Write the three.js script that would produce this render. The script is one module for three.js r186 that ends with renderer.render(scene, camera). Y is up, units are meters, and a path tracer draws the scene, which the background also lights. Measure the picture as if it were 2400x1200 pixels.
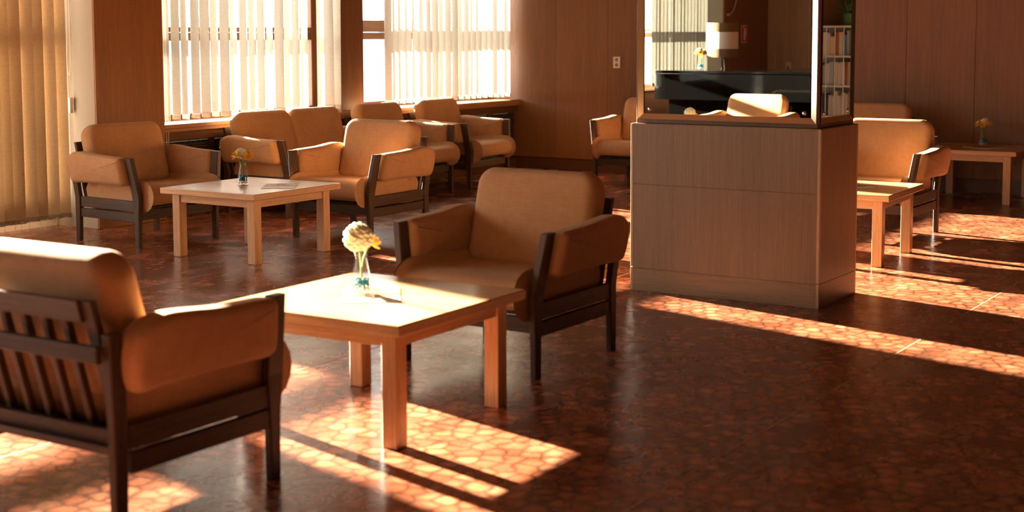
import * as THREE from 'three';
import { RoundedBoxGeometry } from 'three/addons/geometries/RoundedBoxGeometry.js';
import { mergeGeometries, mergeVertices } from 'three/addons/utils/BufferGeometryUtils.js';

// ------------------------------------------------------------------ camera, sky, sun, exposure
const scene = new THREE.Scene();
const renderer = new THREE.WebGLRenderer({ antialias: true });
renderer.toneMapping = THREE.LinearToneMapping;
renderer.toneMappingExposure = 3.5;
renderer.shadowMap.enabled = true;

const camera = new THREE.PerspectiveCamera(2 * Math.atan(800 / 3401.86) * 180 / Math.PI, 1.5, 0.1, 300);
{
  const pitch = -0.0933457517, roll = -0.00318110026, yaw = -0.572206065;
  const up = new THREE.Vector3(0, 1, 0);
  const f0 = new THREE.Vector3(Math.sin(yaw), 0, -Math.cos(yaw)), r0 = new THREE.Vector3(Math.cos(yaw), 0, Math.sin(yaw));
  const f = f0.clone().multiplyScalar(Math.cos(pitch)).addScaledVector(up, Math.sin(pitch));
  const u0 = up.clone().multiplyScalar(Math.cos(pitch)).addScaledVector(f0, -Math.sin(pitch));
  const r = r0.clone().multiplyScalar(Math.cos(roll)).addScaledVector(u0, Math.sin(roll));
  const u = u0.clone().multiplyScalar(Math.cos(roll)).addScaledVector(r0, -Math.sin(roll));
  camera.position.set(0, 1.4, 0);
  camera.quaternion.setFromRotationMatrix(new THREE.Matrix4().makeBasis(r, u, f.clone().negate()));
}
camera.setViewOffset(2400, 1600, 0, 400, 2400, 1200);   // the photograph is the lower part of a 3:2 frame
camera.focus = 9.2;
camera.userData.fStop = 2.6;

const SUN = new THREE.Vector3(-0.967, 0.275, -0.254).normalize();
scene.background = new THREE.Color().setRGB(1.0, 0.965, 0.89);   // bright hazy evening sky
scene.backgroundIntensity = 2.5;

const sun = new THREE.DirectionalLight(new THREE.Color().setRGB(1.0, 0.82, 0.62), 40);
sun.name = 'sun';
sun.position.copy(SUN).multiplyScalar(40).add(new THREE.Vector3(-3, 0, -4));
sun.target.position.set(-3, 0, -4);
sun.castShadow = true;
sun.shadow.radius = 1.6;
sun.shadow.mapSize.set(4096, 4096);
Object.assign(sun.shadow.camera, { left: -14, right: 14, top: 12, bottom: -12, near: 1, far: 90 });
scene.add(sun, sun.target);

// ------------------------------------------------------------------ random numbers and noise
function rng(seed) { let s = seed >>> 0; return () => { s = (s + 0x6d2b79f5) | 0; let t = Math.imul(s ^ (s >>> 15), 1 | s); t = (t + Math.imul(t ^ (t >>> 7), 61 | t)) ^ t; return ((t ^ (t >>> 14)) >>> 0) / 4294967296; }; }
function tileNoise(seed) {            // value noise that repeats after (px, py) cells
  const r = rng(seed), T = new Float32Array(65536); for (let i = 0; i < 65536; i++) T[i] = r();
  const h = (x, y, px, py) => T[((((x % px) + px) % px) * 251 + (((y % py) + py) % py) * 977) & 65535];
  const s = (t) => t * t * (3 - 2 * t);
  return (x, y, px, py) => { const x0 = Math.floor(x), y0 = Math.floor(y), a = s(x - x0), b = s(y - y0);
    return (h(x0, y0, px, py) * (1 - a) + h(x0 + 1, y0, px, py) * a) * (1 - b) + (h(x0, y0 + 1, px, py) * (1 - a) + h(x0 + 1, y0 + 1, px, py) * a) * b; };
}
function dataTex(n, m, fn, srgb, metres, metresY = metres) {      // fn(u, v) -> [r, g, b] in 0..1; the picture repeats after metres
  const d = new Uint8Array(n * m * 4);
  for (let y = 0; y < m; y++) for (let x = 0; x < n; x++) { const c = fn((x + 0.5) / n, (y + 0.5) / m), o = (y * n + x) * 4; d[o] = Math.max(0, Math.min(255, c[0] * 255)); d[o + 1] = Math.max(0, Math.min(255, c[1] * 255)); d[o + 2] = Math.max(0, Math.min(255, c[2] * 255)); d[o + 3] = 255; }
  const t = new THREE.DataTexture(d, n, m); t.wrapS = t.wrapT = THREE.RepeatWrapping; t.magFilter = THREE.LinearFilter; t.minFilter = THREE.LinearMipmapLinearFilter; t.generateMipmaps = true;
  if (srgb) t.colorSpace = THREE.SRGBColorSpace;
  t.repeat.set(1 / metres, 1 / metresY); t.needsUpdate = true; return t;
}
const n1 = tileNoise(11), n2 = tileNoise(23), n3 = tileNoise(37);
const lin = (r, g, b) => new THREE.Color().setRGB(r, g, b);

// ------------------------------------------------------------------ textures
function grainTex(contrast, fine, seed) {       // wood: grain runs along v
  return dataTex(512, 1024, (u, v) => {
    const w = 0.6 * n2(u * 4 + seed, v * 3, 4, 3);
    const a = n1((u + 0.02 * w) * 96, v * 6, 96, 6), b = n3((u + 0.04 * w) * 24, v * 2, 24, 2), c = n2(u * 256, v * 40, 256, 40), d = n1(u * 5 + 3, v * 2, 5, 2);
    const g = 1 - contrast * (0.42 * a + 0.28 * b + 0.3 * d - 0.25) - fine * (c - 0.5);
    return [g, g * (0.985 + 0.015 * d), g * (0.97 + 0.03 * d)];
  }, true, 0.5, 1.0);
}
const T_oak = grainTex(0.34, 0.10, 0), T_veneer = grainTex(0.24, 0.07, 7), T_stain = grainTex(0.5, 0.2, 3);
const B_grain = dataTex(256, 512, (u, v) => { const g = 0.5 * n1(u * 128, v * 12, 128, 12) + 0.5 * n3(u * 64, v * 6, 64, 6); return [g, g, g]; }, false, 0.4, 0.8);
const T_fabric = dataTex(512, 512, (u, v) => {
  const wx = 0.5 + 0.5 * Math.sin(u * Math.PI * 2 * 80), wy = 0.5 + 0.5 * Math.sin(v * Math.PI * 2 * 100);
  const slub = n1(u * 10, v * 100, 10, 100), slub2 = n2(u * 80, v * 10, 80, 10), big = n3(u * 3, v * 3, 3, 3), mid = n1(u * 14, v * 14, 14, 14);
  const g = 0.90 + 0.02 * wx * wy + 0.045 * (slub - 0.5) + 0.03 * (slub2 - 0.5) + 0.05 * (big - 0.5) + 0.03 * (mid - 0.5);
  return [g, g * (0.985 + 0.02 * big), g * (0.96 + 0.05 * mid)];
}, true, 0.4);
const B_fabric = dataTex(512, 512, (u, v) => { const g = 0.5 + 0.25 * Math.sin(u * Math.PI * 160) * Math.sin(v * Math.PI * 200) + 0.3 * (n1(u * 10, v * 100, 10, 100) - 0.5); return [g, g, g]; }, false, 0.4);
const T_blind = dataTex(256, 512, (u, v) => { const g = 0.93 + 0.05 * (n1(u * 128, v * 16, 128, 16) - 0.5) + 0.05 * (n2(u * 12, v * 160, 12, 160) - 0.5); return [g, g, g]; }, true, 0.3, 0.6);
// printed linoleum: rounded brick-red cells with dark joints
const LINO = (() => {
  const N = 1024, M = 1.5, K = 20, r = rng(99), px = [], tone = [];
  for (let j = 0; j < K; j++) for (let i = 0; i < K; i++) { px.push([(i + 0.5 + (j % 2 ? 0.5 : 0) + (r() - 0.5) * 0.62) / K, (j + 0.5 + (r() - 0.5) * 0.62) / K]); tone.push([r(), r(), r()]); }
  const col = new Uint8Array(N * N * 4), bmp = new Uint8Array(N * N * 4), rgh = new Uint8Array(N * N * 4);
  const fine = tileNoise(5), fine2 = tileNoise(6);
  for (let y = 0; y < N; y++) for (let x = 0; x < N; x++) {
    const u0 = (x + 0.5) / N, v0 = (y + 0.5) / N;
    const u = u0 + 0.012 * (fine(u0 * 40, v0 * 40, 40, 40) - 0.5), v = v0 + 0.012 * (fine2(u0 * 40, v0 * 40, 40, 40) - 0.5);
    const ci = Math.floor(u * K), cj = Math.floor(v * K); let d1 = 9, d2 = 9, k1 = 0;
    for (let b = -2; b <= 2; b++) for (let a = -2; a <= 2; a++) {
      const jj = ((cj + b) % K + K) % K, ii = ((ci + a) % K + K) % K, k = jj * K + ii, q = px[k];
      let dx = Math.abs(u - q[0]), dy = Math.abs(v - q[1]); dx -= Math.round(dx); dy -= Math.round(dy);
      const d = Math.hypot(dx, dy * 1.06); if (d < d1) { d2 = d1; d1 = d; k1 = k; } else if (d < d2) d2 = d;
    }
    const e = (d2 - d1) * K, joint = 1 - Math.min(1, Math.max(0, (e - 0.05) / 0.16)), t = tone[k1];
    const g = fine(u0 * 150, v0 * 150, 150, 150), g2 = fine2(u0 * 60, v0 * 60, 60, 60), g3 = n2(u0 * 12, v0 * 12, 12, 12);
    const core = Math.min(1, e / 0.75);
    const soft = core * core * (3 - 2 * core);
    const L = (0.62 + (0.30 * t[0] - 0.04) * soft + 0.12 * (g2 - 0.5) + 0.08 * (g - 0.5)) * (1 - 0.28 * joint) * (0.82 + 0.36 * g3);
    const o = (y * N + x) * 4;
    col[o] = Math.max(0, Math.min(255, 255 * L)); col[o + 1] = Math.max(0, Math.min(255, 255 * L * (0.80 + 0.12 * t[1]))); col[o + 2] = Math.max(0, Math.min(255, 255 * L * (0.72 + 0.16 * t[1]))); col[o + 3] = 255;
    const streak = n1(u0 * 26, v0 * 90, 26, 90), wav = n3(u0 * 14, v0 * 14, 14, 14);
    const h = 0.06 * (1 - joint) + 0.34 * streak + 0.30 * g + 0.30 * wav;
    bmp[o] = bmp[o + 1] = bmp[o + 2] = 255 * h; bmp[o + 3] = 255;
    const ro = 0.80 + 0.05 * (g - 0.5) + 0.24 * (g3 - 0.5); rgh[o] = rgh[o + 1] = rgh[o + 2] = Math.max(0, Math.min(255, 255 * ro)); rgh[o + 3] = 255;
  }
  const mk = (d, srgb) => { const t = new THREE.DataTexture(d, N, N); t.wrapS = t.wrapT = THREE.RepeatWrapping; t.magFilter = THREE.LinearFilter; t.minFilter = THREE.LinearMipmapLinearFilter; t.generateMipmaps = true; if (srgb) t.colorSpace = THREE.SRGBColorSpace; t.repeat.set(1 / M, 1 / M); t.needsUpdate = true; return t; };
  return { map: mk(col, true), bump: mk(bmp), rough: mk(rgh) };
})();

// ------------------------------------------------------------------ materials
const P = (o) => new THREE.MeshPhysicalMaterial(o);
const M = {
  lino: P({ color: lin(0.62, 0.30, 0.168), map: LINO.map, bumpMap: LINO.bump, bumpScale: 0.0005, roughnessMap: LINO.rough, roughness: 0.33 }),
  weld: P({ color: lin(0.42, 0.23, 0.13), roughness: 0.45 }),
  subfloor: P({ color: lin(0.05, 0.03, 0.02), roughness: 0.9 }),
  fabric: P({ color: lin(0.58, 0.332, 0.165), map: T_fabric, bumpMap: B_fabric, bumpScale: 0.0006, roughness: 0.95, sheen: 0.35, sheenColor: lin(0.9, 0.62, 0.36), sheenRoughness: 0.5 }),
  darkwood: P({ color: lin(0.070, 0.037, 0.019), map: T_stain, bumpMap: B_grain, bumpScale: 0.0003, roughness: 0.5, specularIntensity: 0.7 }),
  oak: P({ color: lin(0.62, 0.36, 0.17), map: T_oak, bumpMap: B_grain, bumpScale: 0.00015, roughness: 0.30, clearcoat: 0.3, clearcoatRoughness: 0.2 }),
  wallpanel: P({ color: lin(0.265, 0.116, 0.041), map: T_veneer, bumpMap: B_grain, bumpScale: 0.0002, roughness: 0.45 }),
  wallpanel2: P({ color: lin(0.25, 0.109, 0.038), map: T_veneer, bumpMap: B_grain, bumpScale: 0.0002, roughness: 0.45 }),
  wallOlive: P({ color: lin(0.58, 0.45, 0.29), map: T_veneer, roughness: 0.5 }),
  baseboard: P({ color: lin(0.11, 0.045, 0.02), map: T_veneer, roughness: 0.4 }),
  casing: P({ color: lin(0.23, 0.115, 0.055), map: T_oak, roughness: 0.4 }),
  sill: P({ color: lin(0.42, 0.22, 0.11), map: T_oak, roughness: 0.35 }),
  pillar: P({ color: lin(0.30, 0.185, 0.098), map: T_veneer, bumpMap: B_grain, bumpScale: 0.0002, roughness: 0.42 }),
  bead: P({ color: lin(0.62, 0.42, 0.22), map: T_oak, roughness: 0.4 }),
  brass: P({ color: lin(0.55, 0.40, 0.20), metalness: 1, roughness: 0.22 }),
  mirror: P({ color: lin(0.86, 0.90, 0.86), metalness: 1, roughness: 0.0 }),
  reveal: P({ color: lin(0.33, 0.30, 0.255), roughness: 0.7 }),
  blind: P({ color: lin(0.47, 0.43, 0.355), map: T_blind, roughness: 0.95, transmission: 0.12, thickness: 0 }),
  blindTan: P({ color: lin(0.52, 0.385, 0.24), map: T_blind, roughness: 0.95, transmission: 0.06, thickness: 0 }),
  blindGrey: P({ color: lin(0.46, 0.46, 0.42), map: T_blind, roughness: 0.95, transmission: 0.42, thickness: 0 }),
  gilt: P({ color: lin(0.92, 0.80, 0.58), metalness: 1, roughness: 0.12 }),
  weight: P({ color: lin(0.34, 0.29, 0.22), map: T_blind, roughness: 0.9 }),
  whitePlastic: P({ color: lin(0.78, 0.74, 0.66), roughness: 0.4 }),
  chrome: P({ color: lin(0.8, 0.8, 0.8), metalness: 1, roughness: 0.2 }),
  grille: P({ color: lin(0.055, 0.045, 0.028), roughness: 0.6 }),
  black: P({ color: lin(0.012, 0.011, 0.010), roughness: 0.6 }),
  glassPane: P({ color: lin(1, 1, 1), transmission: 1, thickness: 0, roughness: 0, ior: 1.5 }),
  vaseGlass: P({ color: lin(1, 1, 1), transmission: 1, thickness: 0, roughness: 0.02, ior: 1.45 }),
  gravel: P({ color: lin(0.02, 0.22, 0.27), roughness: 0.5 }),
  gravelWhite: P({ color: lin(0.75, 0.72, 0.66), roughness: 0.7 }),
  petalYellow: P({ color: lin(0.85, 0.52, 0.05), roughness: 0.8, transmission: 0.25, thickness: 0 }),
  petalWhite: P({ color: lin(0.88, 0.88, 0.70), roughness: 0.85, transmission: 0.3, thickness: 0 }),
  stem: P({ color: lin(0.16, 0.26, 0.05), roughness: 0.7 }),
  leaf: P({ color: lin(0.06, 0.13, 0.03), roughness: 0.6 }),
  piano: P({ color: lin(0.002, 0.002, 0.002), roughness: 0.05, specularIntensity: 0.35 }),
  shadeBrown: P({ color: lin(0.17, 0.10, 0.05), roughness: 0.9 }),
  shadeWhite: P({ color: lin(0.72, 0.68, 0.60), roughness: 0.9 }),
  shelfWhite: P({ color: lin(0.80, 0.78, 0.72), roughness: 0.45 }),
  ceiling: P({ color: lin(0.15, 0.085, 0.045), roughness: 0.9 }),
  plaster: P({ color: lin(0.70, 0.68, 0.64), roughness: 0.9 }),
  paving: P({ color: lin(0.42, 0.41, 0.39), roughness: 0.9 }),
  outGlass: P({ color: lin(0.12, 0.14, 0.16), roughness: 0.15 }),
  signRed: P({ color: lin(0.55, 0.02, 0.02), roughness: 0.4 }),
  signWhite: P({ color: lin(0.85, 0.85, 0.83), roughness: 0.4 }),
};

// ------------------------------------------------------------------ geometry helpers
function boxUV(g, grain = 'y') {      // uv in metres; v runs along the grain axis
  if (g.index) g = g.toNonIndexed();
  const p = g.attributes.position, nA = g.attributes.normal, uv = new Float32Array(p.count * 2);
  const A = { x: 0, y: 1, z: 2 }[grain];
  for (let i = 0; i < p.count; i += 3) {
    const nx = Math.abs(nA.getX(i) + nA.getX(i + 1) + nA.getX(i + 2)), ny = Math.abs(nA.getY(i) + nA.getY(i + 1) + nA.getY(i + 2)), nz = Math.abs(nA.getZ(i) + nA.getZ(i + 1) + nA.getZ(i + 2));
    const d = nx >= ny && nx >= nz ? 0 : ny >= nz ? 1 : 2;
    const rest = [0, 1, 2].filter((k) => k !== d);
    let vAx = rest.includes(A) ? A : rest[1], uAx = rest.find((k) => k !== vAx);
    for (let k = i; k < i + 3; k++) { const c = [p.getX(k), p.getY(k), p.getZ(k)]; uv[k * 2] = c[uAx] + 0.37 * d; uv[k * 2 + 1] = c[vAx]; }
  }
  g.setAttribute('uv', new THREE.BufferAttribute(uv, 2));
  return g;
}
const clean = (g) => { g = g.index ? g.toNonIndexed() : g; for (const k of Object.keys(g.attributes)) if (!['position', 'normal', 'uv'].includes(k)) g.deleteAttribute(k); return g; };
function board(w, h, d, x, y, z, grain = 'y', c = 0.003) {        // chamfered board, centre x y z
  const r = Math.min(c, w / 2.2, h / 2.2, d / 2.2);
  const g = c > 0 ? new RoundedBoxGeometry(w, h, d, 1, r) : new THREE.BoxGeometry(w, h, d);
  g.translate(x, y, z); return boxUV(clean(g), grain);
}
const span = (x0, x1, y0, y1, z0, z1, grain, c) => board(Math.abs(x1 - x0), Math.abs(y1 - y0), Math.abs(z1 - z0), (x0 + x1) / 2, (y0 + y1) / 2, (z0 + z1) / 2, grain, c);
function post(sections, ch = 0.004, grain = 'y') {      // sections [x, y, z, halfX, halfZ], chamfered rectangular bar through them
  const pos = []; const rings = sections.map(([x, y, z, a, b]) => [[a - ch, b], [a, b - ch], [a, -b + ch], [a - ch, -b], [-a + ch, -b], [-a, -b + ch], [-a, b - ch], [-a + ch, b]].map(([u, v]) => [x + u, y, z + v]));
  const tri = (a, b, c) => pos.push(...a, ...b, ...c);
  for (let i = 0; i + 1 < rings.length; i++) for (let k = 0; k < 8; k++) { const a = rings[i][k], b = rings[i][(k + 1) % 8], c = rings[i + 1][(k + 1) % 8], d = rings[i + 1][k]; tri(a, b, c); tri(a, c, d); }
  for (const [R, up] of [[rings[0], false], [rings[rings.length - 1], true]]) for (let k = 1; k < 7; k++) up ? tri(R[0], R[k], R[k + 1]) : tri(R[0], R[k + 1], R[k]);
  const g = new THREE.BufferGeometry(); g.setAttribute('position', new THREE.Float32BufferAttribute(pos, 3)); g.computeVertexNormals(); 
  return boxUV(g, grain);
}
function smoothOutline(pts, n) { const c = new THREE.CatmullRomCurve3(pts.map(([a, b]) => new THREE.Vector3(a, b, 0)), true, 'centripetal'); return c.getSpacedPoints(n).slice(0, n).map((v) => [v.x, v.y]); }
function roundRect(w, h, rt, rb, n = 8) {   // counter-clockwise, centred on x, from y = 0
  const o = [], arc = (cx, cy, r, a0) => { for (let i = 0; i <= n; i++) { const a = a0 + (i / n) * Math.PI / 2; o.push([cx + r * Math.cos(a), cy + r * Math.sin(a)]); } };
  arc(w / 2 - rb, rb, rb, -Math.PI / 2); const q = 5;
  const lineTo = (x1, y1) => { const [x0, y0] = o[o.length - 1]; for (let i = 1; i < q; i++) o.push([x0 + (x1 - x0) * i / q, y0 + (y1 - y0) * i / q]); };
  lineTo(w / 2, h - rt); arc(w / 2 - rt, h - rt, rt, 0); lineTo(-w / 2 + rt, h); arc(-w / 2 + rt, h - rt, rt, Math.PI / 2); lineTo(-w / 2, rb); arc(-w / 2 + rb, rb, rb, Math.PI); lineTo(w / 2 - rb, 0);
  return o;
}
function pillow(outline, thick, bevel, crown, puff = 0) {   // stuffed shape: outline in xy, thickness along z
  const n = outline.length; let cx = 0, cy = 0; for (const [a, b] of outline) { cx += a / n; cy += b / n; }
  const nor = outline.map((_, i) => { const [ax, ay] = outline[(i + n - 1) % n], [bx, by] = outline[(i + 1) % n], l = Math.hypot(bx - ax, by - ay) || 1; return [(by - ay) / l, -(bx - ax) / l]; });
  const ring = (inset, s, z) => outline.map(([a, b], i) => { const x = a - nor[i][0] * inset, y = b - nor[i][1] * inset; return [cx + (x - cx) * s, cy + (y - cy) * s, z]; });
  const rings = [], half = thick / 2, S = 6, F = [0.12, 0.35, 0.58, 0.78, 0.92];
  for (const s of F) rings.push(ring(bevel, s, -half - crown * (1 - s * s)));
  for (let i = 0; i <= S; i++) { const a = (i / S) * Math.PI / 2; rings.push(ring(bevel * (1 - Math.sin(a)), 1, -half + bevel * (1 - Math.cos(a)))); }
  if (puff) rings.push(ring(-puff, 1, 0));
  for (let i = S; i >= 0; i--) { const a = (i / S) * Math.PI / 2; rings.push(ring(bevel * (1 - Math.sin(a)), 1, half - bevel * (1 - Math.cos(a)))); }
  for (const s of [...F].reverse()) rings.push(ring(bevel, s, half + crown * (1 - s * s)));
  const pos = [], idx = []; for (const R of rings) for (const p of R) pos.push(...p);
  for (let i = 0; i + 1 < rings.length; i++) for (let k = 0; k < n; k++) { const a = i * n + k, b = i * n + (k + 1) % n; idx.push(a, b, b + n, a, b + n, a + n); }
  const c0 = pos.length / 3; pos.push(cx, cy, -half - crown, cx, cy, half + crown); const L = (rings.length - 1) * n;
  for (let k = 0; k < n; k++) { idx.push(c0, (k + 1) % n, k); idx.push(c0 + 1, L + k, L + (k + 1) % n); }
  const g = new THREE.BufferGeometry(); g.setAttribute('position', new THREE.Float32BufferAttribute(pos, 3)); g.setIndex(idx); g.computeVertexNormals(); return g;
}
const lathe = (pts, seg = 28) => new THREE.LatheGeometry(pts.map(([a, b]) => new THREE.Vector2(a, b)), seg);
const tube = (pts, r, seg = 24, rs = 6) => new THREE.TubeGeometry(new THREE.CatmullRomCurve3(pts.map((p) => new THREE.Vector3(...p))), seg, r, rs, false);

// ------------------------------------------------------------------ scene helpers
const taken = new Map();
function numbered(name) { const k = taken.get(name) ?? 0; taken.set(name, k + 1); return k ? `${name}_${String(k).padStart(3, '0')}` : name; }
function mesh(name, g, m, parent) { const o = new THREE.Mesh(Array.isArray(g) ? mergeGeometries(g.map(clean)) : g, m); o.name = name; o.castShadow = o.receiveShadow = true; parent.add(o); return o; }
function thing(name, label, category, [x, y, z] = [0, 0, 0], turn = 0, group) { const o = new THREE.Group(); o.name = numbered(name); o.position.set(x, y, z); o.rotation.y = turn; o.userData = { label, category }; if (group) o.userData.group = group; scene.add(o); return o; }
function single(name, label, category, g, m, group) { const o = mesh(numbered(name), g, m, scene); o.userData = { label, category }; if (group) o.userData.group = group; return o; }
function struct(name, label, category) { const o = new THREE.Group(); o.name = name; o.userData = { kind: 'structure', label, category }; scene.add(o); return o; }
function copyOf(src, label, [x, y, z], turn = 0) { const base = src.name.replace(/_\d{3}$/, ''), o = src.clone(); o.name = numbered(base); o.userData = { ...src.userData, label }; o.position.set(x, y, z); o.rotation.y = turn; scene.add(o); return o; }

// ================================================================== THE ROOM
const H = Math.PI / 2, X0 = -8.2, XG = -8.62, ZB = -12.9, ZR = 5.45, XR = 3.5, HC = 2.9, SILL = 0.723, HEAD = 2.5;
{ // floor: sheets of printed linoleum with welded seams
  const f = struct('floor', 'glossy brown-red printed linoleum floor laid in wide sheets', 'floor');
  mesh('screed', span(-8.9, XR + 0.2, -0.2, -0.0025, ZB - 0.2, ZR + 0.2, 'z', 0), M.subfloor, f);
  const xs = [-8.66, -8.12, -6.09, -4.0, -1.98, 0.05, 2.07, XR];
  for (let i = 0; i + 1 < xs.length; i++) {
    const g = new THREE.BoxGeometry(xs[i + 1] - xs[i] - 0.004, 0.0025, ZR - ZB); g.translate((xs[i] + xs[i + 1]) / 2, -0.00125, (ZB + ZR) / 2);
    mesh('linoleum_sheet', boxUV(clean(g), 'z'), M.lino, f);
    if (i) mesh('seam_weld', span(xs[i] - 0.004, xs[i] + 0.004, -0.002, 0.0008, ZB, ZR, 'z', 0), M.weld, f);
  }
}
{ const c = struct('ceiling', 'plain wooden ceiling over the lounge, above the view', 'ceiling'); mesh('ceiling_slab', span(-9, XR + 0.3, HC, HC + 0.2, ZB - 0.3, ZR + 0.3, 'x', 0), M.ceiling, c); }
function panelWall(name, label, along, fixed, from, to, step, first, dir, tones = [M.wallpanel2, M.wallpanel]) {   // wood panels over a solid wall; dir = side that faces the room
  const w = struct(name, label, 'wall'), t = 0.018;
  const put = (nm, a, b, y0, y1, d0, d1, m, grain) => mesh(nm, along === 'x' ? span(a, b, y0, y1, fixed + dir * d0, fixed + dir * d1, grain, 0.0015) : span(fixed + dir * d0, fixed + dir * d1, y0, y1, a, b, grain, 0.0015), m, w);
  put('masonry', from - 0.2, to + 0.2, -0.2, HC, -0.3, -t, M.baseboard, 'y');
  const edges = [from]; for (let e = first; e < to - 0.02; e += step) if (e > from + 0.02) edges.push(e); edges.push(to);
  for (let i = 0; i + 1 < edges.length; i++) put('wall_panel', edges[i] + 0.0015, edges[i + 1] - 0.0015, 0.125, HC, -t, 0, tones[i % 2], 'y');
  put('skirting_board', from, to, 0, 0.115, -t, -0.006, M.baseboard, along);
  return w;
}
panelWall('wall_back', 'brown wood-veneer panelled wall behind the far armchairs', 'x', ZB, -8.66, XR, 0.6115, -7.765, 1);
panelWall('wall_rear', 'brown panelled wall seen only in the pillar mirror', 'x', ZR, -8.66, XR, 0.9, -7.6, -1, [M.wallOlive, M.wallOlive]);
panelWall('wall_right', 'brown panelled wall beyond the right edge of view', 'z', XR, ZB, ZR, 0.9, -12, -1, [M.baseboard, M.baseboard]);

// window wall: parapet, lintel, pilasters, mullion posts
const wallL = struct('wall_window', 'window wall with wood-clad piers between wide glazed bays', 'wall');
const bays = [[ZB, -7.85, -10.24], [-7.19, -2.36, -4.78], [-1.71, 3.95, 1.1]];
for (const [a, c, y] of [[ZB - 0.2, -7.19, SILL - 0.04], [-7.19, -4.94, 0.15], [-4.94, ZR + 0.2, SILL - 0.04]]) mesh('parapet', span(-9.0, XG - 0.04, -0.2, y, a, c, 'z', 0), M.plaster, wallL);
mesh('lintel', span(-9.0, XG - 0.04, HEAD, HC, ZB - 0.2, ZR + 0.2, 'z', 0), M.plaster, wallL);
mesh('lintel_cladding', span(XG - 0.04, XG + 0.02, HEAD, HC, ZB, ZR, 'z', 0), M.casing, wallL);
for (const [z0, z1] of [[-7.85, -7.19], [-2.36, -1.71], [3.95, ZR]]) {
  mesh('pier', span(-9.0, X0 - 0.018, 0, HC, z0 + 0.018, z1 - 0.018, 'y', 0), M.baseboard, wallL);
  mesh('pier_panel', span(X0 - 0.018, X0, 0, HC, z0, z1, 'y', 0.0015), M.wallpanel, wallL);
  for (const [a, b] of [[z0, z0 + 0.018], [z1 - 0.018, z1]]) mesh('pier_side', span(XG - 0.04, X0 - 0.019, 0, HC, a, b, 'y', 0.001), M.reveal, wallL);
}
let wi = 0;
for (const [b, [z0, z1, zm]] of bays.entries()) {
  mesh('mullion_post', span(XG - 0.12, X0 - 0.10, SILL - (b ? 0.7 : 0), HEAD, zm - 0.16, zm + 0.16, 'y', 0.004), M.casing, wallL);
  for (const [a, c] of [[z0, zm - 0.16], [zm + 0.16, z1]]) {
    const w = struct(`window_${++wi}`, ['window behind the closed-looking blind in the far corner', 'window behind the blind with open slats', 'full-height window behind the long golden blind at the left edge', 'unshaded window left of the view', 'unshaded window left behind the camera', 'window reflected in the pillar mirror'][wi - 1], 'window');
    const f = 0.06, S = wi === 3 ? 0.18 : SILL, x0 = XG - 0.04, x1 = XG + 0.03;
    const bar = (y0, y1, p, q, m = M.casing, xa = x0, xb = x1, grain = 'y') => mesh('window_frame', span(xa, xb, y0, y1, p, q, grain, 0.004), m, w);
    bar(S - 0.03, HEAD, a, a + f); bar(S - 0.03, HEAD, c - f, c); bar(S - 0.03, S + 0.05, a + f, c - f, M.casing, x0, x1, 'z'); bar(HEAD - 0.06, HEAD, a + f, c - f, M.casing, x0, x1, 'z');
    bar(1.36, 1.425, a + f, c - f, M.casing, x0, x1 + 0.01, 'z'); bar(1.43, b === 0 && wi === 1 ? 1.54 : 1.47, a + f, c - f, M.casing, x0, x1 + 0.025, 'z');
    mesh('pane', span(XG - 0.012, XG - 0.006, S + 0.05, 1.36, a + f, c - f, 'y', 0), M.glassPane, w);
    mesh('pane', span(XG - 0.012, XG - 0.006, 1.47, HEAD - 0.06, a + f, c - f, 'y', 0), M.glassPane, w);
  }
}
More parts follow.
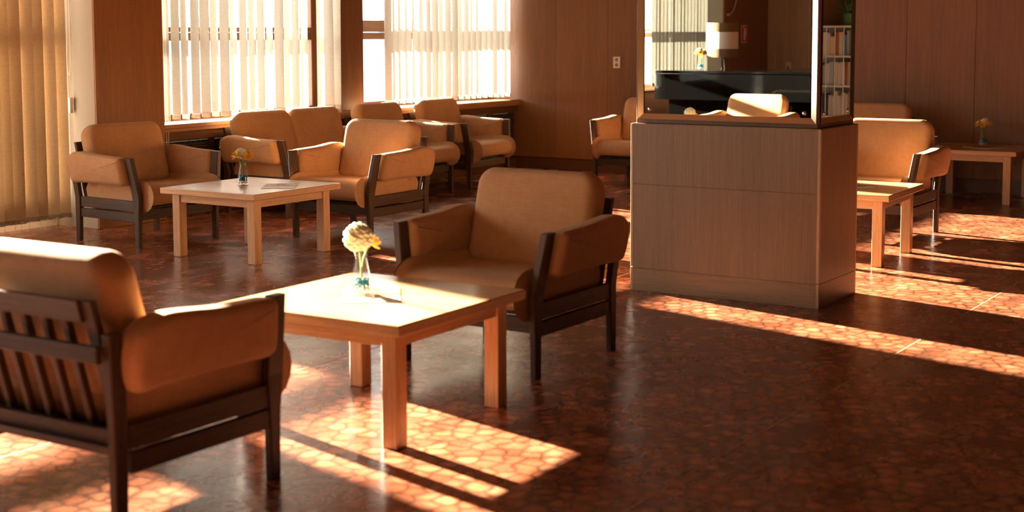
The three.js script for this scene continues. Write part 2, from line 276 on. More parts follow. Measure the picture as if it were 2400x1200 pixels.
{ // sill and radiator casing under the far bay, plain low sill under the others
  const [z0, z1] = bays[0];
  const s = struct('trim_1', 'long wooden window sill over a dark radiator grille', 'window sill');
  mesh('sill_board', span(XG + 0.03, X0, SILL - 0.032, SILL, z0, z1, 'z', 0.004), M.sill, s);
  mesh('sill_nosing', span(X0 - 0.03, X0 - 0.008, SILL - 0.058, SILL - 0.033, z0, z1, 'z', 0.003), M.sill, s);
  const fr = mesh('frieze_board', span(X0 - 0.06, X0 - 0.035, 0.595, SILL - 0.033, z0, z1, 'z', 0.003), M.baseboard, s);
  const kh = new THREE.TorusGeometry(0.012, 0.004, 8, 18); kh.rotateY(Math.PI / 2);
  for (const z of [-8.58, -9.6, -10.7, -11.8]) mesh('keyhole_ring', kh.clone().translate(X0 - 0.034, 0.652, z), M.brass, fr);
  mesh('radiator_recess', span(XG, X0 - 0.12, 0.0, 0.595, z0, z1, 'z', 0), M.black, s);
  const rods = [];
  for (let z = z0 + 0.02; z < z1; z += 0.024) { const g = new THREE.BoxGeometry(0.006, 0.5, 0.007); g.translate(X0 - 0.08, 0.345, z); rods.push(boxUV(clean(g))); }
  for (let y = 0.1; y < 0.6; y += 0.024) { const g = new THREE.BoxGeometry(0.006, 0.006, z1 - z0); g.translate(X0 - 0.074, y, (z0 + z1) / 2); rods.push(boxUV(clean(g))); }
  mesh('grille_mesh', rods, M.grille, s).userData = { kind: 'stuff' };
  for (let z = z0 + 0.5; z < z1; z += 1.0) mesh('grille_stile', span(X0 - 0.075, X0 - 0.05, 0.09, 0.595, z - 0.03, z + 0.03, 'y'), M.baseboard, s);
  mesh('plinth', span(X0 - 0.1, X0 - 0.05, 0, 0.09, z0, z1, 'z'), M.baseboard, s);
  let k = 2;
  for (const [a, c] of [[-4.94, -2.36], bays[2]]) { const q = struct(`trim_${k}`, ['narrow wooden sill of the window bay left of the view', 'narrow wooden sill of the bay behind the camera'][k - 2], 'window sill'); mesh('sill_board', span(XG - 0.02, XG + 0.05, SILL - 0.04, SILL - 0.005, a, c, 'z', 0.004), M.sill, q); mesh('sill_apron', span(XG - 0.04, XG + 0.02, 0, SILL - 0.04, a, c, 'z', 0.002), M.baseboard, q); k++; }
}

// ================================================================== VERTICAL BLINDS
function slatGeo(w, y0, y1) {   // slightly cupped cloth strip, width along z
  const n = 5, pos = [], idx = [], uv = [], t = 0.0006;
  for (const s of [1, -1]) for (const y of [y0, y1]) for (let i = 0; i <= n; i++) { const a = (i / n - 0.5) * 2; pos.push(0.006 * (1 - a * a) + s * t, y, a * w / 2); uv.push(a * w / 2, y); }
  const R = n + 1; for (let i = 0; i < n; i++) { idx.push(i, i + R, i + 1, i + 1, i + R, i + R + 1); const b = 2 * R; idx.push(b + i, b + i + 1, b + i + R, b + i + 1, b + i + R + 1, b + i + R); }
  const g = new THREE.BufferGeometry(); g.setAttribute('position', new THREE.Float32BufferAttribute(pos, 3)); g.setAttribute('uv', new THREE.Float32BufferAttribute(uv, 2)); g.setIndex(idx); g.computeVertexNormals(); return g;
}
function blind(label, x, zFrom, zTo, step, angle, jitter, y0, seed, opts = {}) {
  const b = thing('vertical_blind', label, 'blind', [x, 0, zFrom]), r = rng(seed), top = 2.46, w = 0.127;
  mesh('head_rail', span(-0.022, 0.022, top, top + 0.04, Math.min(0, zTo - zFrom) - 0.06, Math.max(0, zTo - zFrom) + 0.06, 'z'), M.whitePlastic, b);
  const g = slatGeo(w, y0, top - 0.005), wg = span(-0.002, 0.009, y0 - 0.003, y0 + 0.034, -w / 2 - 0.001, w / 2 + 0.001, 'z', 0.002), dir = Math.sign(zTo - zFrom), N = Math.floor(Math.abs(zTo - zFrom) / step);
  const feet = [];
  for (let i = 0; i <= N; i++) {
    const s = mesh('slat', g, opts.cloth ?? M.blind, b); s.position.set((r() - 0.5) * 0.004, (r() - 0.5) * 0.008, dir * i * step + (r() - 0.5) * 0.012);
    const a = (typeof angle === 'function' ? angle(i / N) : angle) + (r() - 0.5) * 2 * jitter; s.rotation.y = Math.PI / 2 - a * Math.PI / 180;   // a = angle of the slat from the x axis, toward +z
    s.rotation.z = (r() - 0.5) * 0.006;
    mesh('slat_weight', wg, M.weight, s); feet.push([s.position.x, y0 + 0.012, s.position.z]);
  }
  if (opts.chain !== false) for (const q of [-0.05, 0.05]) { const pts = []; for (let i = 0; i < feet.length; i++) { pts.push([feet[i][0] + q * 0.9, feet[i][1], feet[i][2]]); if (i + 1 < feet.length) pts.push([(feet[i][0] + feet[i + 1][0]) / 2 + q * 0.9, feet[i][1] - 0.012, (feet[i][2] + feet[i + 1][2]) / 2]); } if (pts.length > 2) mesh('spacer_chain', tube(pts, 0.0014, pts.length * 3, 5), M.whitePlastic, b); }
  if (opts.cord) { const z = opts.cord; mesh('pull_cord', tube([[0.03, 2.44, z], [0.032, 1.6, z + 0.004], [0.034, opts.cordTo + 0.05, z + 0.006], [0.036, opts.cordTo, z + 0.014], [0.034, opts.cordTo + 0.05, z + 0.022], [0.03, 1.6, z + 0.02], [0.03, 2.44, z + 0.018]], 0.0022, 60, 5), M.whitePlastic, b); }
  return b;
}
const XB = -8.265;
blind('cream vertical blind with gaps between turned slats, behind the two-seat sofa', XB, -7.93, -9.60, 0.108, 18, 8, 0.757, 3, { cord: 0.01, cordTo: 0.5 });
blind('closed-looking cream vertical blind in the far corner of the window wall', XB, -10.72, -12.80, 0.106, (t) => 18 + 3 * Math.sin(t * 9), 2.5, 0.762, 4, { cord: -2.12, cordTo: 1.18 });
{ // three loose slats pushed against the post
  const b = thing('vertical_blind', 'few loose slats gathered against the wooden window post', 'blind', [XB, 0, -9.78]), r = rng(8), g = slatGeo(0.127, 0.757, 2.455), wg = span(-0.002, 0.009, 0.754, 0.791, -0.064, 0.064, 'z', 0.002);
  mesh('head_rail', span(-0.022, 0.022, 2.46, 2.5, -0.22, 0.1, 'z'), M.whitePlastic, b);
  for (const [z, a, tilt] of [[0.02, 20, 0], [-0.10, 8, 0.008], [-0.17, 4, -0.010]]) { const s = mesh('slat', g, M.blind, b); s.position.z = z; s.rotation.set(tilt, Math.PI / 2 - a * Math.PI / 180, 0); mesh('slat_weight', wg, M.weight, s); }
}
blind('long golden vertical blind at the left edge, reaching almost to the floor', -8.52, -7.12, -5.80, 0.098, -72, 9, 0.07, 5, { cloth: M.blindTan });
{ const b = scene.children[scene.children.length - 1], r = rng(12); // loose ball chains hanging under it
  for (let i = 0; i < 9; i++) { const z = 0.06 + i * 0.075 + r() * 0.04; mesh('loose_chain', tube([[0.03, 0.085, z], [0.034, 0.05, z + 0.008], [0.04, 0.012, z + 0.02 + r() * 0.03]], 0.0022, 10, 5), M.whitePlastic, b); }
}
blind('closed pale vertical blind reflected in the pillar mirror', -8.44, 2.38, 3.90, 0.100, 90, 6, 0.757, 6, { cloth: M.blindGrey });

{ // cord loop with weight hanging on the lit side of the pier
  const t = thing('blind_cord', 'beaded cord loop with a white weight hanging beside the left pier', 'cord', [-8.445, 0, -7.165]);
  mesh('cord_loop', tube([[0.012, 2.45, 0], [0.012, 1.6, 0], [0.014, 1.14, 0.004], [0.0, 1.115, 0.004], [-0.014, 1.14, 0.004], [-0.008, 1.6, 0], [-0.006, 2.45, 0]], 0.0024, 60, 6), M.whitePlastic, t);
  mesh('hanging_string', tube([[0.004, 1.117, 0.003], [0.004, 1.0, 0.003], [0.004, 0.953, 0.003]], 0.0012, 8, 5), M.whitePlastic, t);
  mesh('cord_weight', board(0.022, 0.115, 0.03, 0.004, 0.898, 0.004, 'y', 0.004), M.whitePlastic, t);
}

// ================================================================== MIRRORED PILLAR
{
  const x0 = -3.734, x1 = -2.648, z1 = -6.995, z0 = -7.549, h = 0.917;
  const p = thing('mirrored_pillar', 'square room pillar with brown veneer base and mirrored upper part', 'pillar', [(x0 + x1) / 2, 0, (z0 + z1) / 2]);
  const W = (x1 - x0) / 2, D = (z1 - z0) / 2, b = 0.016;
  mesh('core', span(-W + 0.06, W - 0.06, 0, HC, -D + 0.06, D - 0.06, 'y', 0), M.black, p);
  for (const s of [1, -1]) {
    mesh('base_panel', span(-W + b, W - b, 0.588, h, s * (D - 0.02), s * (D - 0.001), 'y', 0.001), M.pillar, p);
    mesh('base_panel', span(-W + b, W - b, 0.125, 0.587, s * (D - 0.02), s * (D - 0.001), 'y', 0.001), M.pillar, p);
    mesh('plinth_board', span(-W + b, W - b, 0, 0.124, s * (D - 0.02), s * D, 'x', 0.001), M.pillar, p);
    mesh('base_panel', span(s * (W - 0.02), s * (W - 0.001), 0.125, h, -D + b, D - b, 'y', 0.001), M.pillar, p);
    mesh('plinth_board', span(s * (W - 0.02), s * W, 0, 0.124, -D + b, D - b, 'z', 0.001), M.pillar, p);
    for (const q of [1, -1]) { mesh('corner_bead', span(s * (W - b), s * W, 0.13, h, q * (D - b), q * D, 'y', 0.002), M.bead, p); mesh('corner_bead', span(s * (W - b), s * W, 0, 0.128, q * (D - b), q * D, 'y', 0.002), M.bead, p); }
  }
  mesh('ledge', span(-W + 0.004, W - 0.004, h - 0.012, h + 0.003, -D + 0.004, D - 0.004, 'x', 0.002), M.pillar, p);
  // mirrors: sheet with bevelled rim, in a thin wooden frame
  const mw = W - 0.026, md = D - 0.026, y0 = h + 0.018, y1 = 2.6, fw = 0.008, bev = 0.030;
  function mirrorFace(half, out, turn) {
    const g = new THREE.Group(); g.name = 'mirror_side'; g.rotation.y = turn; p.add(g);
    const a = half - fw, f = out - 0.006, k = out + 0.004;
    const sheet = new THREE.PlaneGeometry(2 * (a - bev), y1 - y0 - 2 * fw - 2 * bev); sheet.translate(0, (y0 + y1) / 2, f); mesh('mirror_sheet', sheet, M.mirror, g);
    const q = [[-a, y0 + fw], [a, y0 + fw], [a, y1 - fw], [-a, y1 - fw]], i = [[-a + bev, y0 + fw + bev], [a - bev, y0 + fw + bev], [a - bev, y1 - fw - bev], [-a + bev, y1 - fw - bev]];
    for (let e = 0; e < 4; e++) { const n = (e + 1) % 4, v = [[...q[e], k], [...q[n], k], [...i[n], f], [...q[e], k], [...i[n], f], [...i[e], f]]; const bg = new THREE.BufferGeometry(); bg.setAttribute('position', new THREE.Float32BufferAttribute(v.flat(), 3)); bg.computeVertexNormals(); bg.setAttribute('uv', new THREE.Float32BufferAttribute(new Array(12).fill(0), 2)); mesh('gilt_moulding', bg, M.gilt, g); }
    for (const sx of [1, -1]) { const sc = new THREE.SphereGeometry(0.011, 14, 8, 0, Math.PI * 2, 0, H); sc.rotateX(H); sc.scale(1, 1, 0.6); sc.translate(sx * (half - 0.075), y0 + 0.062, f); mesh('mirror_screw', sc, M.chrome, g); }
    mesh('backing', span(-half, half, y0, y1, out - 0.05, out - 0.012, 'x', 0), M.baseboard, g);
    mesh('frame_rail', span(-half, half, y0 - 0.014, y0 + fw, out - 0.02, out, 'x', 0.002), M.baseboard, g);
    for (const s of [1, -1]) mesh('frame_stile', span(s * half, s * (half - fw), y0 + fw, y1, out - 0.02, out, 'y', 0.002), M.casing, g);
  }
  mirrorFace(mw, D - 0.02, 0); mirrorFace(md, W - 0.02, Math.PI / 2); mirrorFace(mw, D - 0.02, Math.PI); mirrorFace(md, W - 0.02, -Math.PI / 2);
  mesh('top_cladding', span(-W, W, 2.6, HC, -D, D, 'y', 0), M.pillar, p);
}

// ================================================================== ARMCHAIRS
const backOutline = (w) => roundRect(w, 0.445, 0.085, 0.06, 7);
const fabricGeo = (g) => boxUV(clean(g), 'y');
function makeSeat(name, label, seats) {
  const t = thing(name, label, seats > 1 ? 'sofa' : 'armchair'), unit = 0.635, E = (seats - 1) * unit / 2, L = 0.33 + E;
  for (const s of [1, -1]) {
    mesh('front_leg', post([[s * L, 0, 0.317, 0.0145, 0.022], [s * L, 0.20, 0.317, 0.015, 0.025], [s * (L + 0.002), 0.34, 0.316, 0.017, 0.036], [s * (L + 0.044), 0.600, 0.292, 0.018, 0.032]]), M.darkwood, t);
    mesh('rear_leg', post([[s * L, 0, -0.318, 0.0145, 0.022], [s * L, 0.30, -0.314, 0.015, 0.027], [s * (L + 0.020), 0.585, -0.345, 0.017, 0.026]]), M.darkwood, t);
    mesh('upper_side_rail', span(s * (L - 0.011), s * (L + 0.011), 0.240, 0.311, -0.28, 0.295, 'z', 0.004), M.darkwood, t);
    mesh('lower_side_rail', span(s * (L - 0.014), s * (L + 0.011), 0.170, 0.231, -0.28, 0.295, 'z', 0.004), M.darkwood, t);
    // arm pad: stuffed sleeve between front and rear leg, rising to a roll at the back
    const o = smoothOutline([[0.264, 0.424], [0.267, 0.45], [0.262, 0.51], [0.252, 0.575], [0.244, 0.590], [0.225, 0.594], [0.12, 0.598], [0.0, 0.603], [-0.11, 0.614], [-0.20, 0.618], [-0.265, 0.605], [-0.308, 0.572], [-0.322, 0.52], [-0.318, 0.46], [-0.305, 0.420], [-0.292, 0.405], [-0.27, 0.402], [-0.13, 0.407], [0.05, 0.409], [0.18, 0.407], [0.236, 0.406]], 84);
    const g = pillow(o, 0.112, 0.036, 0.008); // outline (z, y)
    g.applyMatrix4(new THREE.Matrix4().set(0, 0, -1, 0, 0, 1, 0, 0.007, 1, 0, 0, 0, 0, 0, 0, 1));
    const p = g.attributes.position; for (let i = 0; i < p.count; i++) p.setX(i, p.getX(i) + s * (L + 0.028 + (p.getY(i) - 0.42) * 0.16));
    g.computeVertexNormals(); mesh('arm_pad', fabricGeo(g), M.fabric, t);
  }
  mesh('front_rail', span(-L + 0.013, L - 0.013, 0.185, 0.250, 0.295, 0.318, 'x', 0.004), M.darkwood, t);
  mesh('rear_rail', span(-L + 0.013, L - 0.013, 0.232, 0.298, -0.315, -0.29, 'x', 0.004), M.darkwood, t);
  mesh('rear_ledge', span(-L + 0.013, L - 0.013, 0.232, 0.256, -0.335, -0.316, 'x', 0.003), M.darkwood, t);
  mesh('seat_deck', span(-L + 0.013, L - 0.013, 0.252, 0.266, -0.28, 0.30, 'x', 0.003), M.black, t);
  mesh('crossbar', span(-L - 0.005, L + 0.005, 0.503, 0.552, -0.388, -0.366, 'x', 0.004), M.darkwood, t);
  for (let k = 0; k < seats; k++) {
    const c = (k - (seats - 1) / 2) * unit;
    // slatted back frame leaning backwards
    const lean = (y) => -0.262 - (y - 0.27) * 0.27;
    const bar = (x, hw, y0, y1, dz = 0) => post([[c + x, y0, lean(y0) + dz, hw, 0.013], [c + x, y1, lean(y1) + dz, hw, 0.013]], 0.003);
    for (const s of [1, -1]) mesh('back_stile', bar(s * 0.288, 0.022, 0.27, 0.675), M.darkwood, t);
    mesh('back_top_rail', post([[c, 0.612, lean(0.612) - 0.012, 0.266, 0.011], [c, 0.675, lean(0.675) - 0.012, 0.266, 0.011]], 0.003, 'x'), M.darkwood, t);
    for (let i = 0; i < 5; i++) mesh('back_slat', bar(-0.178 + i * 0.089, 0.012, 0.27, 0.625), M.darkwood, t);
    // seat cushion: thick, rounded front, slightly lower at the back
    const so = smoothOutline([[-0.235, 0.325], [-0.228, 0.365], [-0.19, 0.386], [0, 0.396], [0.2, 0.407], [0.33, 0.411], [0.385, 0.392], [0.404, 0.350], [0.392, 0.303], [0.35, 0.279], [0.2, 0.274], [0, 0.270], [-0.19, 0.268], [-0.228, 0.285]], 56);
    const sg = pillow(so, 0.605, 0.040, 0.004); sg.applyMatrix4(new THREE.Matrix4().set(0, 0, -1, c, 0, 1, 0, 0, 1, 0, 0, 0, 0, 0, 0, 1)); sg.computeVertexNormals();
    mesh('seat_cushion', fabricGeo(sg), M.fabric, t);
    const bg = pillow(backOutline(0.632), 0.135, 0.050, 0.014, 0.003); bg.rotateX(-0.265); bg.translate(c, 0.362, -0.165); mesh('back_cushion', fabricGeo(bg), M.fabric, t);
  }
  return t;
}
const armchair = makeSeat('armchair', 'armchair in the middle, facing the camera behind the nearest oak table', 1);
armchair.position.set(-3.405, 0, -5.265); armchair.userData.group = 'ochre armchairs with dark wooden frames'; 
copyOf(armchair, 'nearest armchair, seen from behind at the lower left edge', [-3.405, 0, -3.053], Math.PI);
copyOf(armchair, 'armchair at the left in front of the brown wall pier', [-7.515, 0, -7.015], H - 0.08);
copyOf(armchair, 'armchair facing the camera behind the table with the vase of yellow flowers by the sofa', [-6.415, 0, -7.99], 0);
copyOf(armchair, 'armchair next to the two-seat sofa, under the window post', [-7.80, 0, -10.275], H);
copyOf(armchair, 'armchair nearest the far corner, last in the row under the windows', [-7.80, 0, -11.2], H + 0.04);
copyOf(armchair, 'armchair against the back wall, half hidden by the left edge of the mirrored pillar', [-6.37, 0, -12.17], 0);
copyOf(armchair, 'armchair right of the mirrored pillar, behind the oak table there', [-3.325, 0, -9.865], 0);
copyOf(armchair, 'armchair by the dark back wall, only its back top showing right of the pillar', [-4.19, 0, -12.12], 0);
copyOf(armchair, 'armchair seen only as a reflection in front of the black piano', [-5.83, 0, -0.66], Math.PI);
copyOf(armchair, 'armchair outside the view, its arm reflected at the mirror corner', [-4.70, 0, -1.75], -H);
const sofa = makeSeat('two_seat_sofa', 'two-seat ochre sofa with dark frame under the left window', 2);
sofa.position.set(-7.77, 0, -9.045); sofa.rotation.y = H;

// ================================================================== TABLES
function makeTable(label) {
  const t = thing('coffee_table', label, 'table', [0, 0, 0], 0, 'square oak coffee tables'), w = 0.406, l = 0.353, s = 0.063;
  mesh('tabletop', board(2 * w, 0.039, 2 * w, 0, 0.4225, 0, 'x', 0.005), M.oak, t);
  for (const a of [1, -1]) for (const b of [1, -1]) mesh('leg', board(s, 0.4025, s, a * (l - s / 2), 0.20125, b * (l - s / 2), 'y', 0.004), M.oak, t);
  for (const a of [1, -1]) { mesh('apron', span(-l + s, l - s, 0.349, 0.402, a * (l - 0.010), a * (l - 0.032), 'x', 0.002), M.oak, t); mesh('apron', span(a * (l - 0.010), a * (l - 0.032), 0.349, 0.402, -l + s, l - s, 'z', 0.002), M.oak, t); }
  return t;
}
const table = makeTable('nearest oak coffee table, between the two foreground armchairs'); table.position.set(-3.29, 0, -4.172); table.rotation.y = 0.018;
copyOf(table, 'oak coffee table with vase, in front of the sofa at the left', [-6.434, 0, -6.897], -0.009);
copyOf(table, 'oak coffee table half hidden by the right side of the mirrored pillar', [-3.176, 0, -8.787], 0.047);
copyOf(table, 'oak coffee table pushed against the dark back wall at the right edge', [-3.312, 0, -12.44], 0.005);
copyOf(table, 'oak coffee table behind the camera, carrying the reflected flower', [-5.95, 0, -1.72], 0);

// ================================================================== VASES WITH FLOWERS
function petalFlower(parent, c, R, n, m, seed, len = 1.6, wide = 0.42, layers = 2) {   // trumpet of pointed petals about the +y axis
  const r = rng(seed), f = new THREE.Group(); f.name = 'blossom'; f.position.set(...c); parent.add(f);
  const gs = [];
  for (let k = 0; k < layers; k++) for (let i = 0; i < n; i++) {
    const g = new THREE.SphereGeometry(R, 6, 5); g.scale(wide, 0.10, len * 0.5); g.translate(0, 0, R * len * 0.45); g.rotateX(-(0.25 + 0.5 * k + r() * 0.3)); g.rotateY((i / n + k * 0.5 / n) * Math.PI * 2 + r() * 0.2); gs.push(clean(g));
  }
  mesh('petals', gs, m, f); const c2 = new THREE.ConeGeometry(R * 0.42, R * 0.9, 8, 1, true); c2.rotateX(Math.PI); c2.translate(0, R * 0.35, 0); mesh('flower_cup', c2, m, f); return f;
}
function pompon(parent, c, R, m, seed) {   // dense ball of small petals
  const r = rng(seed), gs = []; const N = 320;
  for (let i = 0; i < N; i++) { const y = 1 - 2 * (i + 0.5) / N, a = i * 2.39996, q = Math.sqrt(1 - y * y), d = new THREE.Vector3(q * Math.cos(a), y, q * Math.sin(a)); const g = new THREE.SphereGeometry(R * 0.2, 5, 4); g.scale(0.8, 0.8, 1); g.translate(...d.clone().multiplyScalar(R * (0.72 + 0.22 * r())).toArray()); gs.push(clean(g)); }
  const f = mesh('blossom', gs, m, parent); f.position.set(...c); return f;
}
function makeVase(label, pos, style, seed, s = 1) {
  const t = thing('flower_vase', label, 'vase', pos, seed * 1.3, 'small glass vases with flowers'), r = rng(seed * 77);
  mesh('glass_body', lathe([[0, 0.002], [0.037 * s, 0.002], [0.040 * s, 0.006], [0.039 * s, 0.02], [0.034 * s, 0.06], [0.027 * s, 0.10], [0.021 * s, 0.128], [0.0205 * s, 0.138], [0.025 * s, 0.153], [0.0265 * s, 0.158]], 32), M.vaseGlass, t);
  mesh('vase_foot', lathe([[0, 0], [0.036 * s, 0], [0.037 * s, 0.003], [0, 0.004]], 24), M.vaseGlass, t);
  const gr = [], gw = [];
  for (let i = 0; i < 120; i++) { const y = 0.010 + r() * 0.05, a = r() * 6.283, q = Math.sqrt(r()) * (0.033 - y * 0.08) * s, g = new THREE.IcosahedronGeometry(0.0055, 0); g.translate(q * Math.cos(a), y, q * Math.sin(a)); (y < 0.026 ? gw : gr).push(clean(g)); }
  mesh('teal_gravel', gr, M.gravel, t).userData = { kind: 'stuff', label: 'teal decorative gravel' }; mesh('pale_gravel', gw, M.gravelWhite, t).userData = { kind: 'stuff', label: 'pale gravel at the bottom' };
  const st = (x, y, z) => mesh('stem', tube([[0, 0.05, 0], [x * 0.25, 0.13, z * 0.25], [x, y, z]], 0.0028, 10, 5), M.stem, t);
  if (style === 'ball') { st(-0.01, 0.185, 0); pompon(t, [-0.012, 0.212, 0.0], 0.054, M.petalWhite, seed); st(0.045, 0.19, 0.0); const b = petalFlower(t, [0.048, 0.180, 0.0], 0.026, 6, M.petalYellow, seed + 2); b.rotation.z = -1.0; for (let i = 0; i < 3; i++) { const g = new THREE.SphereGeometry(0.02, 8, 6); g.scale(0.5, 0.2, 1.3); g.rotateY(i * 2.1); g.translate(0.012 * Math.cos(i * 2.1), 0.162, 0.012 * Math.sin(i * 2.1)); mesh('leaf', g, M.stem, t); } }
  else { st(-0.005, 0.19, 0.0); pompon(t, [-0.006, 0.203, -0.012], 0.036, M.petalWhite, seed); for (const [i, a] of [0.2, 1.5, 2.9, 4.3, 5.3].entries()) { const x = 0.04 * Math.cos(a), z = 0.04 * Math.sin(a), y = 0.178 + 0.012 * (i % 2); st(x, y, z); const b = petalFlower(t, [x, y, z], 0.027, 6, M.petalYellow, seed + i); b.rotation.set(Math.sin(a) * 0.9, 0, -Math.cos(a) * 0.9); } }
  return t;
}
const TT = 0.442;
makeVase('vase with a round creamy blossom on the nearest table', [-3.354, TT + 0.003, -4.172], 'ball', 1);
makeVase('vase with yellow and white flowers on the table by the sofa', [-6.505, TT, -6.895], 'spray', 2);
makeVase('vase with pale yellow flowers on the table at the right edge', [-3.312, TT, -12.58], 'spray', 3);
makeVase('vase seen as a blurred yellow reflection low in the mirror', [-6.02, TT, -1.56], 'ball', 4);
makeVase('teal vase standing on the reflected black piano', [-6.86, 1.012, 0.42], 'spray', 5);

// ================================================================== BROCHURES
const T_bro = dataTex(128, 192, (u, v) => { const k = n1(u * 4, v * 6, 4, 6), q = n3(u * 7 + 2, v * 7, 7, 7); if (v < 0.34) return [0.86, 0.83, 0.78]; return k > 0.5 ? [0.62, 0.22 + 0.2 * q, 0.12] : [0.74, 0.48 + 0.3 * q, 0.34]; }, true, 1, 1);
const M_bro = P({ map: T_bro, roughness: 0.55 }), M_page = P({ color: lin(0.75, 0.72, 0.66), roughness: 0.7 });
function brochure(label, x, z, turn, lift = 0) {
  const t = thing('brochure', label, 'brochure', [x, TT + lift, z], turn, 'printed brochures on the tables');
  mesh('pages', board(0.208, 0.002, 0.294, 0, 0.001, 0, 'z', 0), M_page, t);
  const g = new THREE.BoxGeometry(0.21, 0.0006, 0.297); g.translate(0, 0.0024, 0); const p = g.attributes.position, uv = g.attributes.uv; for (let i = 0; i < p.count; i++) uv.setXY(i, p.getX(i) / 0.21 + 0.5, 0.5 - p.getZ(i) / 0.297);
  mesh('cover', g, M_bro, t); return t;
}
brochure('brochure under the vase on the nearest table', -3.31, -4.178, 0.66);
brochure('brochure on the table by the sofa, right of its vase', -6.238, -6.95, 0.62);
brochure('brochure on the table beside the pillar, only its end showing', -3.13, -8.80, 0.8);
brochure('brochure before the vase on the table at the right edge', -3.25, -12.40, 1.0);

// ================================================================== WALL FITTINGS
function socket(label, pos, turn) {
  const t = thing('wall_socket', label, 'socket', pos, turn);
  mesh('cover_plate', board(0.082, 0.115, 0.012, 0, 0, 0.006, 'y', 0.004), M.whitePlastic, t);
  for (const y of [0.026, -0.026]) { const w = new THREE.CylinderGeometry(0.019, 0.019, 0.003, 20); w.rotateX(H); w.translate(0, y, 0.013); const q = mesh('socket_well', w, M.weight, t); for (const x of [-0.0095, 0.0095]) { const c = new THREE.CylinderGeometry(0.0025, 0.0025, 0.002, 8); c.rotateX(H); c.translate(x, y, 0.0155); mesh('contact_hole', c, M.black, q); } }
  return t;
}
socket('white double wall socket on the back wall left of the pillar', [-7.045, 1.12, ZB], 0);
{ const t = socket('white wall socket with plug, reflected in the mirror', [-7.88, 0.95, ZR], Math.PI);
  mesh('plug', board(0.045, 0.05, 0.035, 0, 0.026, 0.032, 'y', 0.006), M.whitePlastic, t); mesh('plug_cable', tube([[0, 0.01, 0.05], [0.02, -0.06, 0.06], [0.06, -0.16, 0.03], [0.09, -0.4, 0.02], [0.09, -0.9, 0.02]], 0.006, 30, 6), M.whitePlastic, t); }
{ const t = thing('fire_sign', 'red fire-fighting sign on the reflected pier', 'sign', [X0, 1.40, 4.62], H);
  mesh('sign_plate', board(0.20, 0.24, 0.004, 0, 0, 0.002, 'y', 0.001), M.signWhite, t); mesh('red_field', board(0.18, 0.22, 0.002, 0, 0, 0.0045, 'y', 0), M.signRed, t);
  const sh = new THREE.Shape(); sh.moveTo(-0.03, -0.085); sh.lineTo(0.03, -0.085); sh.lineTo(0.03, 0.03); sh.quadraticCurveTo(0.03, 0.055, 0.008, 0.06); sh.lineTo(0.008, 0.075); sh.lineTo(0.05, 0.085); sh.lineTo(0.05, 0.095); sh.lineTo(-0.012, 0.09); sh.lineTo(-0.06, 0.06); sh.lineTo(-0.07, -0.03); sh.lineTo(-0.058, -0.03); sh.lineTo(-0.05, 0.05); sh.lineTo(-0.012, 0.07); sh.lineTo(-0.03, 0.03); sh.closePath();
  const g = new THREE.ExtrudeGeometry(sh, { depth: 0.001, bevelEnabled: false }); g.translate(0, 0, 0.0056); mesh('extinguisher_pictogram', g, M.signWhite, t); }
{ const t = thing('power_cord', 'white power cord looping down the reflected pier', 'cord', [X0, 0, 4.2], 0); mesh('cable', tube([[0.01, 2.89, 0.05], [0.012, 2.3, 0.10], [0.014, 1.9, 0.12], [0.012, 1.72, 0.02], [0.01, 1.66, -0.12]], 0.009, 40, 7), M.whitePlastic, t); mesh('end_plug', board(0.03, 0.03, 0.05, 0.015, 1.66, -0.14, 'z', 0.005), M.whitePlastic, t); }

// ================================================================== BEHIND THE CAMERA: PIANO, LAMP, BOOKCASE (seen in the mirrors)
{
  const t = thing('grand_piano', 'glossy black grand piano reflected in the mirror', 'piano', [-7.33, 0, 0.14]);
  const sh = new THREE.Shape(); sh.moveTo(0.0, 0.16); sh.quadraticCurveTo(0.0, 0.0, 0.18, 0.0); sh.lineTo(2.05, 0.0); sh.lineTo(2.05, 1.46); sh.lineTo(1.45, 1.46); sh.bezierCurveTo(0.95, 1.46, 1.1, 0.80, 0.55, 0.74); sh.bezierCurveTo(0.2, 0.70, 0.0, 0.5, 0.0, 0.16);
  const ex = (d, y, k) => { const g = new THREE.ExtrudeGeometry(sh, { depth: d, bevelEnabled: true, bevelSize: k, bevelThickness: k, bevelSegments: 2, curveSegments: 20 }); g.rotateX(H); g.translate(0, y + d, 0); return boxUV(clean(g), 'x'); };
  mesh('rim', ex(0.27, 0.70, 0.004), M.piano, t); mesh('lid', ex(0.018, 0.985, 0.006), M.piano, t);
  for (const [x, z] of [[0.3, 0.3], [1.85, 0.15], [1.85, 1.3]]) { const l = mesh('leg', post([[x, 0.05, z, 0.045, 0.045], [x, 0.45, z, 0.055, 0.055], [x, 0.70, z, 0.07, 0.07]], 0.008), M.piano, t); const c = new THREE.CylinderGeometry(0.026, 0.026, 0.024, 16); c.rotateX(H); c.translate(x, 0.026, z); mesh('caster', c, M.brass, l); }
  mesh('lower_case', span(0.16, 2.0, 0.02, 0.70, 0.12, 0.62, 'x', 0.01), M.piano, t); mesh('key_slip', span(2.05, 2.24, 0.66, 0.74, 0.06, 1.40, 'z', 0.006), M.piano, t);
}
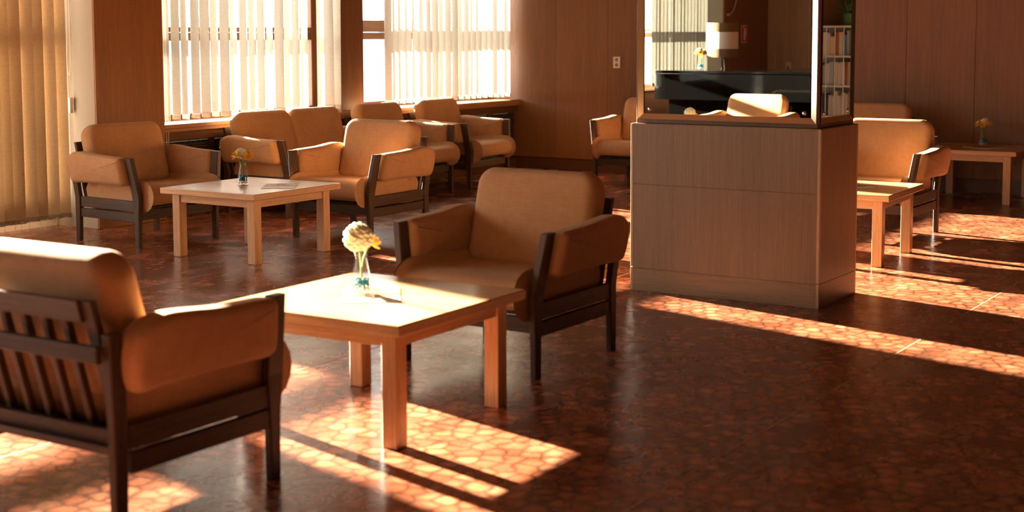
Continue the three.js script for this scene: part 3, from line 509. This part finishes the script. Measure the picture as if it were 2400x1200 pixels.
{ const t = thing('floor_lamp', 'floor lamp with brown and white striped drum shade, reflected in the mirror', 'lamp', [-7.33, 0, 2.0]);
  const R = 0.19, ring = (y0, y1, m, nm) => { const g = lathe([[R, y0], [R, y1], [R - 0.003, y1], [R - 0.003, y0], [R, y0]], 40); mesh(nm, g, m, t); };
  ring(1.125, 1.225, M.shadeBrown, 'shade_band'); ring(1.225, 1.425, M.shadeWhite, 'shade_drum'); ring(1.425, 1.535, M.shadeBrown, 'shade_band');
  mesh('pole', new THREE.CylinderGeometry(0.013, 0.013, 1.36, 14).translate(0, 0.70, 0), M.black, t); mesh('base', lathe([[0, 0], [0.14, 0], [0.14, 0.012], [0.03, 0.03], [0, 0.03]], 28), M.black, t);
  for (const a of [0, 2.094, 4.188]) mesh('shade_spoke', tube([[0, 1.37, 0], [R * 0.5 * Math.cos(a), 1.37, R * 0.5 * Math.sin(a)], [R * 0.99 * Math.cos(a), 1.37, R * 0.99 * Math.sin(a)]], 0.003, 4, 5), M.black, t);
  mesh('bulb', new THREE.SphereGeometry(0.035, 14, 10).translate(0, 1.33, 0), M.shadeWhite, t); mesh('lamp_cord', tube([[0.02, 1.1, 0.0], [0.05, 0.95, -0.02], [0.09, 0.8, -0.02], [0.1, 0.5, 0.02], [0.12, 0.02, 0.05]], 0.005, 30, 6), M.whitePlastic, t);
}
{ // white bookcase against the back wall, right of the view
  const X = -0.42, Z = -12.72, bw = 0.45, bd = 0.15, ys = [0.06, 0.36, 0.645, 0.92, 1.187, 1.455];
  const t = thing('bookcase', 'white open bookcase full of books, reflected in the pillar side mirror', 'bookcase', [X, 0, Z]);
  for (const s of [1, -1]) mesh('side_panel', span(s * bw, s * (bw - 0.018), 0, 1.473, -bd, bd, 'y'), M.shelfWhite, t);
  mesh('back_panel', span(-bw + 0.018, bw - 0.018, 0, 1.473, -bd, -bd + 0.006, 'y', 0), M.shelfWhite, t);
  for (const y of ys) mesh('shelf', span(-bw + 0.018, bw - 0.018, y, y + 0.018, -bd + 0.006, bd, 'x'), M.shelfWhite, t);
  for (let i = 1; i < 11; i++) mesh('front_rod', new THREE.CylinderGeometry(0.004, 0.004, 1.4, 6).translate(-bw + i * 0.082, 0.76, bd + 0.003), M.shelfWhite, t);
  const r = rng(321), cols = [[0.14, 0.30, 0.46], [0.74, 0.68, 0.50], [0.84, 0.80, 0.70], [0.42, 0.14, 0.07], [0.78, 0.74, 0.66], [0.06, 0.08, 0.09], [0.45, 0.60, 0.64], [0.80, 0.64, 0.40]].map((c) => P({ color: lin(...c), roughness: 0.6 })), names = ['blue', 'beige', 'cream', 'rust', 'pale', 'black', 'teal', 'tan'];
  const geos = []; for (let k = 0; k < 6; k++) { const th = 0.018 + k * 0.005, hh = 0.17 + (k * 37 % 5) * 0.013; geos.push([th, hh, span(-th / 2, th / 2, 0, hh, -0.075, 0.075, 'y', 0.002), span(-th / 2 + 0.002, th / 2 - 0.002, 0.003, hh - 0.003 + 0.0035, -0.0755, 0.07, 'y', 0)]); }
  const where = ['', '', 'lower', 'middle', 'upper'], ord = ['first', 'second', 'third', 'fourth', 'fifth', 'sixth', 'seventh', 'eighth', 'ninth', 'tenth', 'eleventh', 'twelfth', 'thirteenth', 'fourteenth', 'fifteenth', 'sixteenth', 'seventeenth', 'eighteenth', 'nineteenth', 'twentieth'];
  for (let s = 2; s < 5; s++) { let x = -bw + 0.022, n = 0; while (x < -0.02) { const [th, hh, g, pg] = geos[Math.floor(r() * 6)], ci = s === 4 && n < 3 ? [0, 6, 0][n] : [1, 2, 4, 7, 2, 6, 4, 1, 3, 2, 5, 4][Math.floor(r() * 12)]; x += th / 2;
    const b = thing('book', `${ord[n]} book from the left on the ${where[s]} shelf of the bookcase, ${names[ci]}`, 'book', [X + x, ys[s] + 0.018, Z + 0.03], 0, 'books in the white bookcase'); mesh('book_cover', g, cols[ci], b); mesh('page_block', pg, M_page, b); x += th / 2 + 0.002; n++; } }
  const pl = thing('potted_plant', 'bushy green pot plant on top of the white bookcase', 'plant', [-0.78, 1.473, Z + 0.02]);
  mesh('pot', lathe([[0, 0], [0.055, 0], [0.075, 0.10], [0.08, 0.11], [0.07, 0.112], [0.06, 0.09], [0, 0.09]], 24), M.leaf, pl);
  for (let i = 0; i < 46; i++) { const a = r() * 6.283, e = 0.2 + r() * 1.2, L = 0.10 + r() * 0.10, g = new THREE.SphereGeometry(1, 5, 4); g.scale(0.012, 0.003, L / 2); g.translate(0, 0, L / 2); g.rotateX(-e); g.rotateY(a); g.translate(0.02 * Math.sin(a), 0.09 + r() * 0.03, 0.02 * Math.cos(a)); mesh('leaf', g, M.leaf, pl); }
}

// ================================================================== OUTSIDE
single('pavement', 'pale paved square outside the windows', 'pavement', span(-90, -9.01, -0.5, -0.3, -110, 60, 'z', 0), M.paving).userData.kind = 'structure';
{ const t = thing('apartment_building', 'pale low building across the square, seen faintly between slats', 'building', [-42, -0.3, -35]);
  mesh('facade', span(-6, 0, 0, 6.2, -60, 40, 'y', 0), M.plaster, t); mesh('cornice', span(-6.1, 0.3, 6.2, 6.5, -60.2, 40.2, 'z', 0.02), M.plaster, t);
  for (let i = 0; i < 24; i++) for (const y of [1.0, 3.9]) { const z = -56 + i * 4; const w = mesh('window', span(0.0, 0.06, y, y + 1.6, z, z + 1.4, 'y', 0.01), M.signWhite, t); mesh('pane', span(0.06, 0.075, y + 0.1, y + 1.5, z + 0.1, z + 1.3, 'y', 0), M.outGlass, w); }
}
renderer.render(scene, camera);
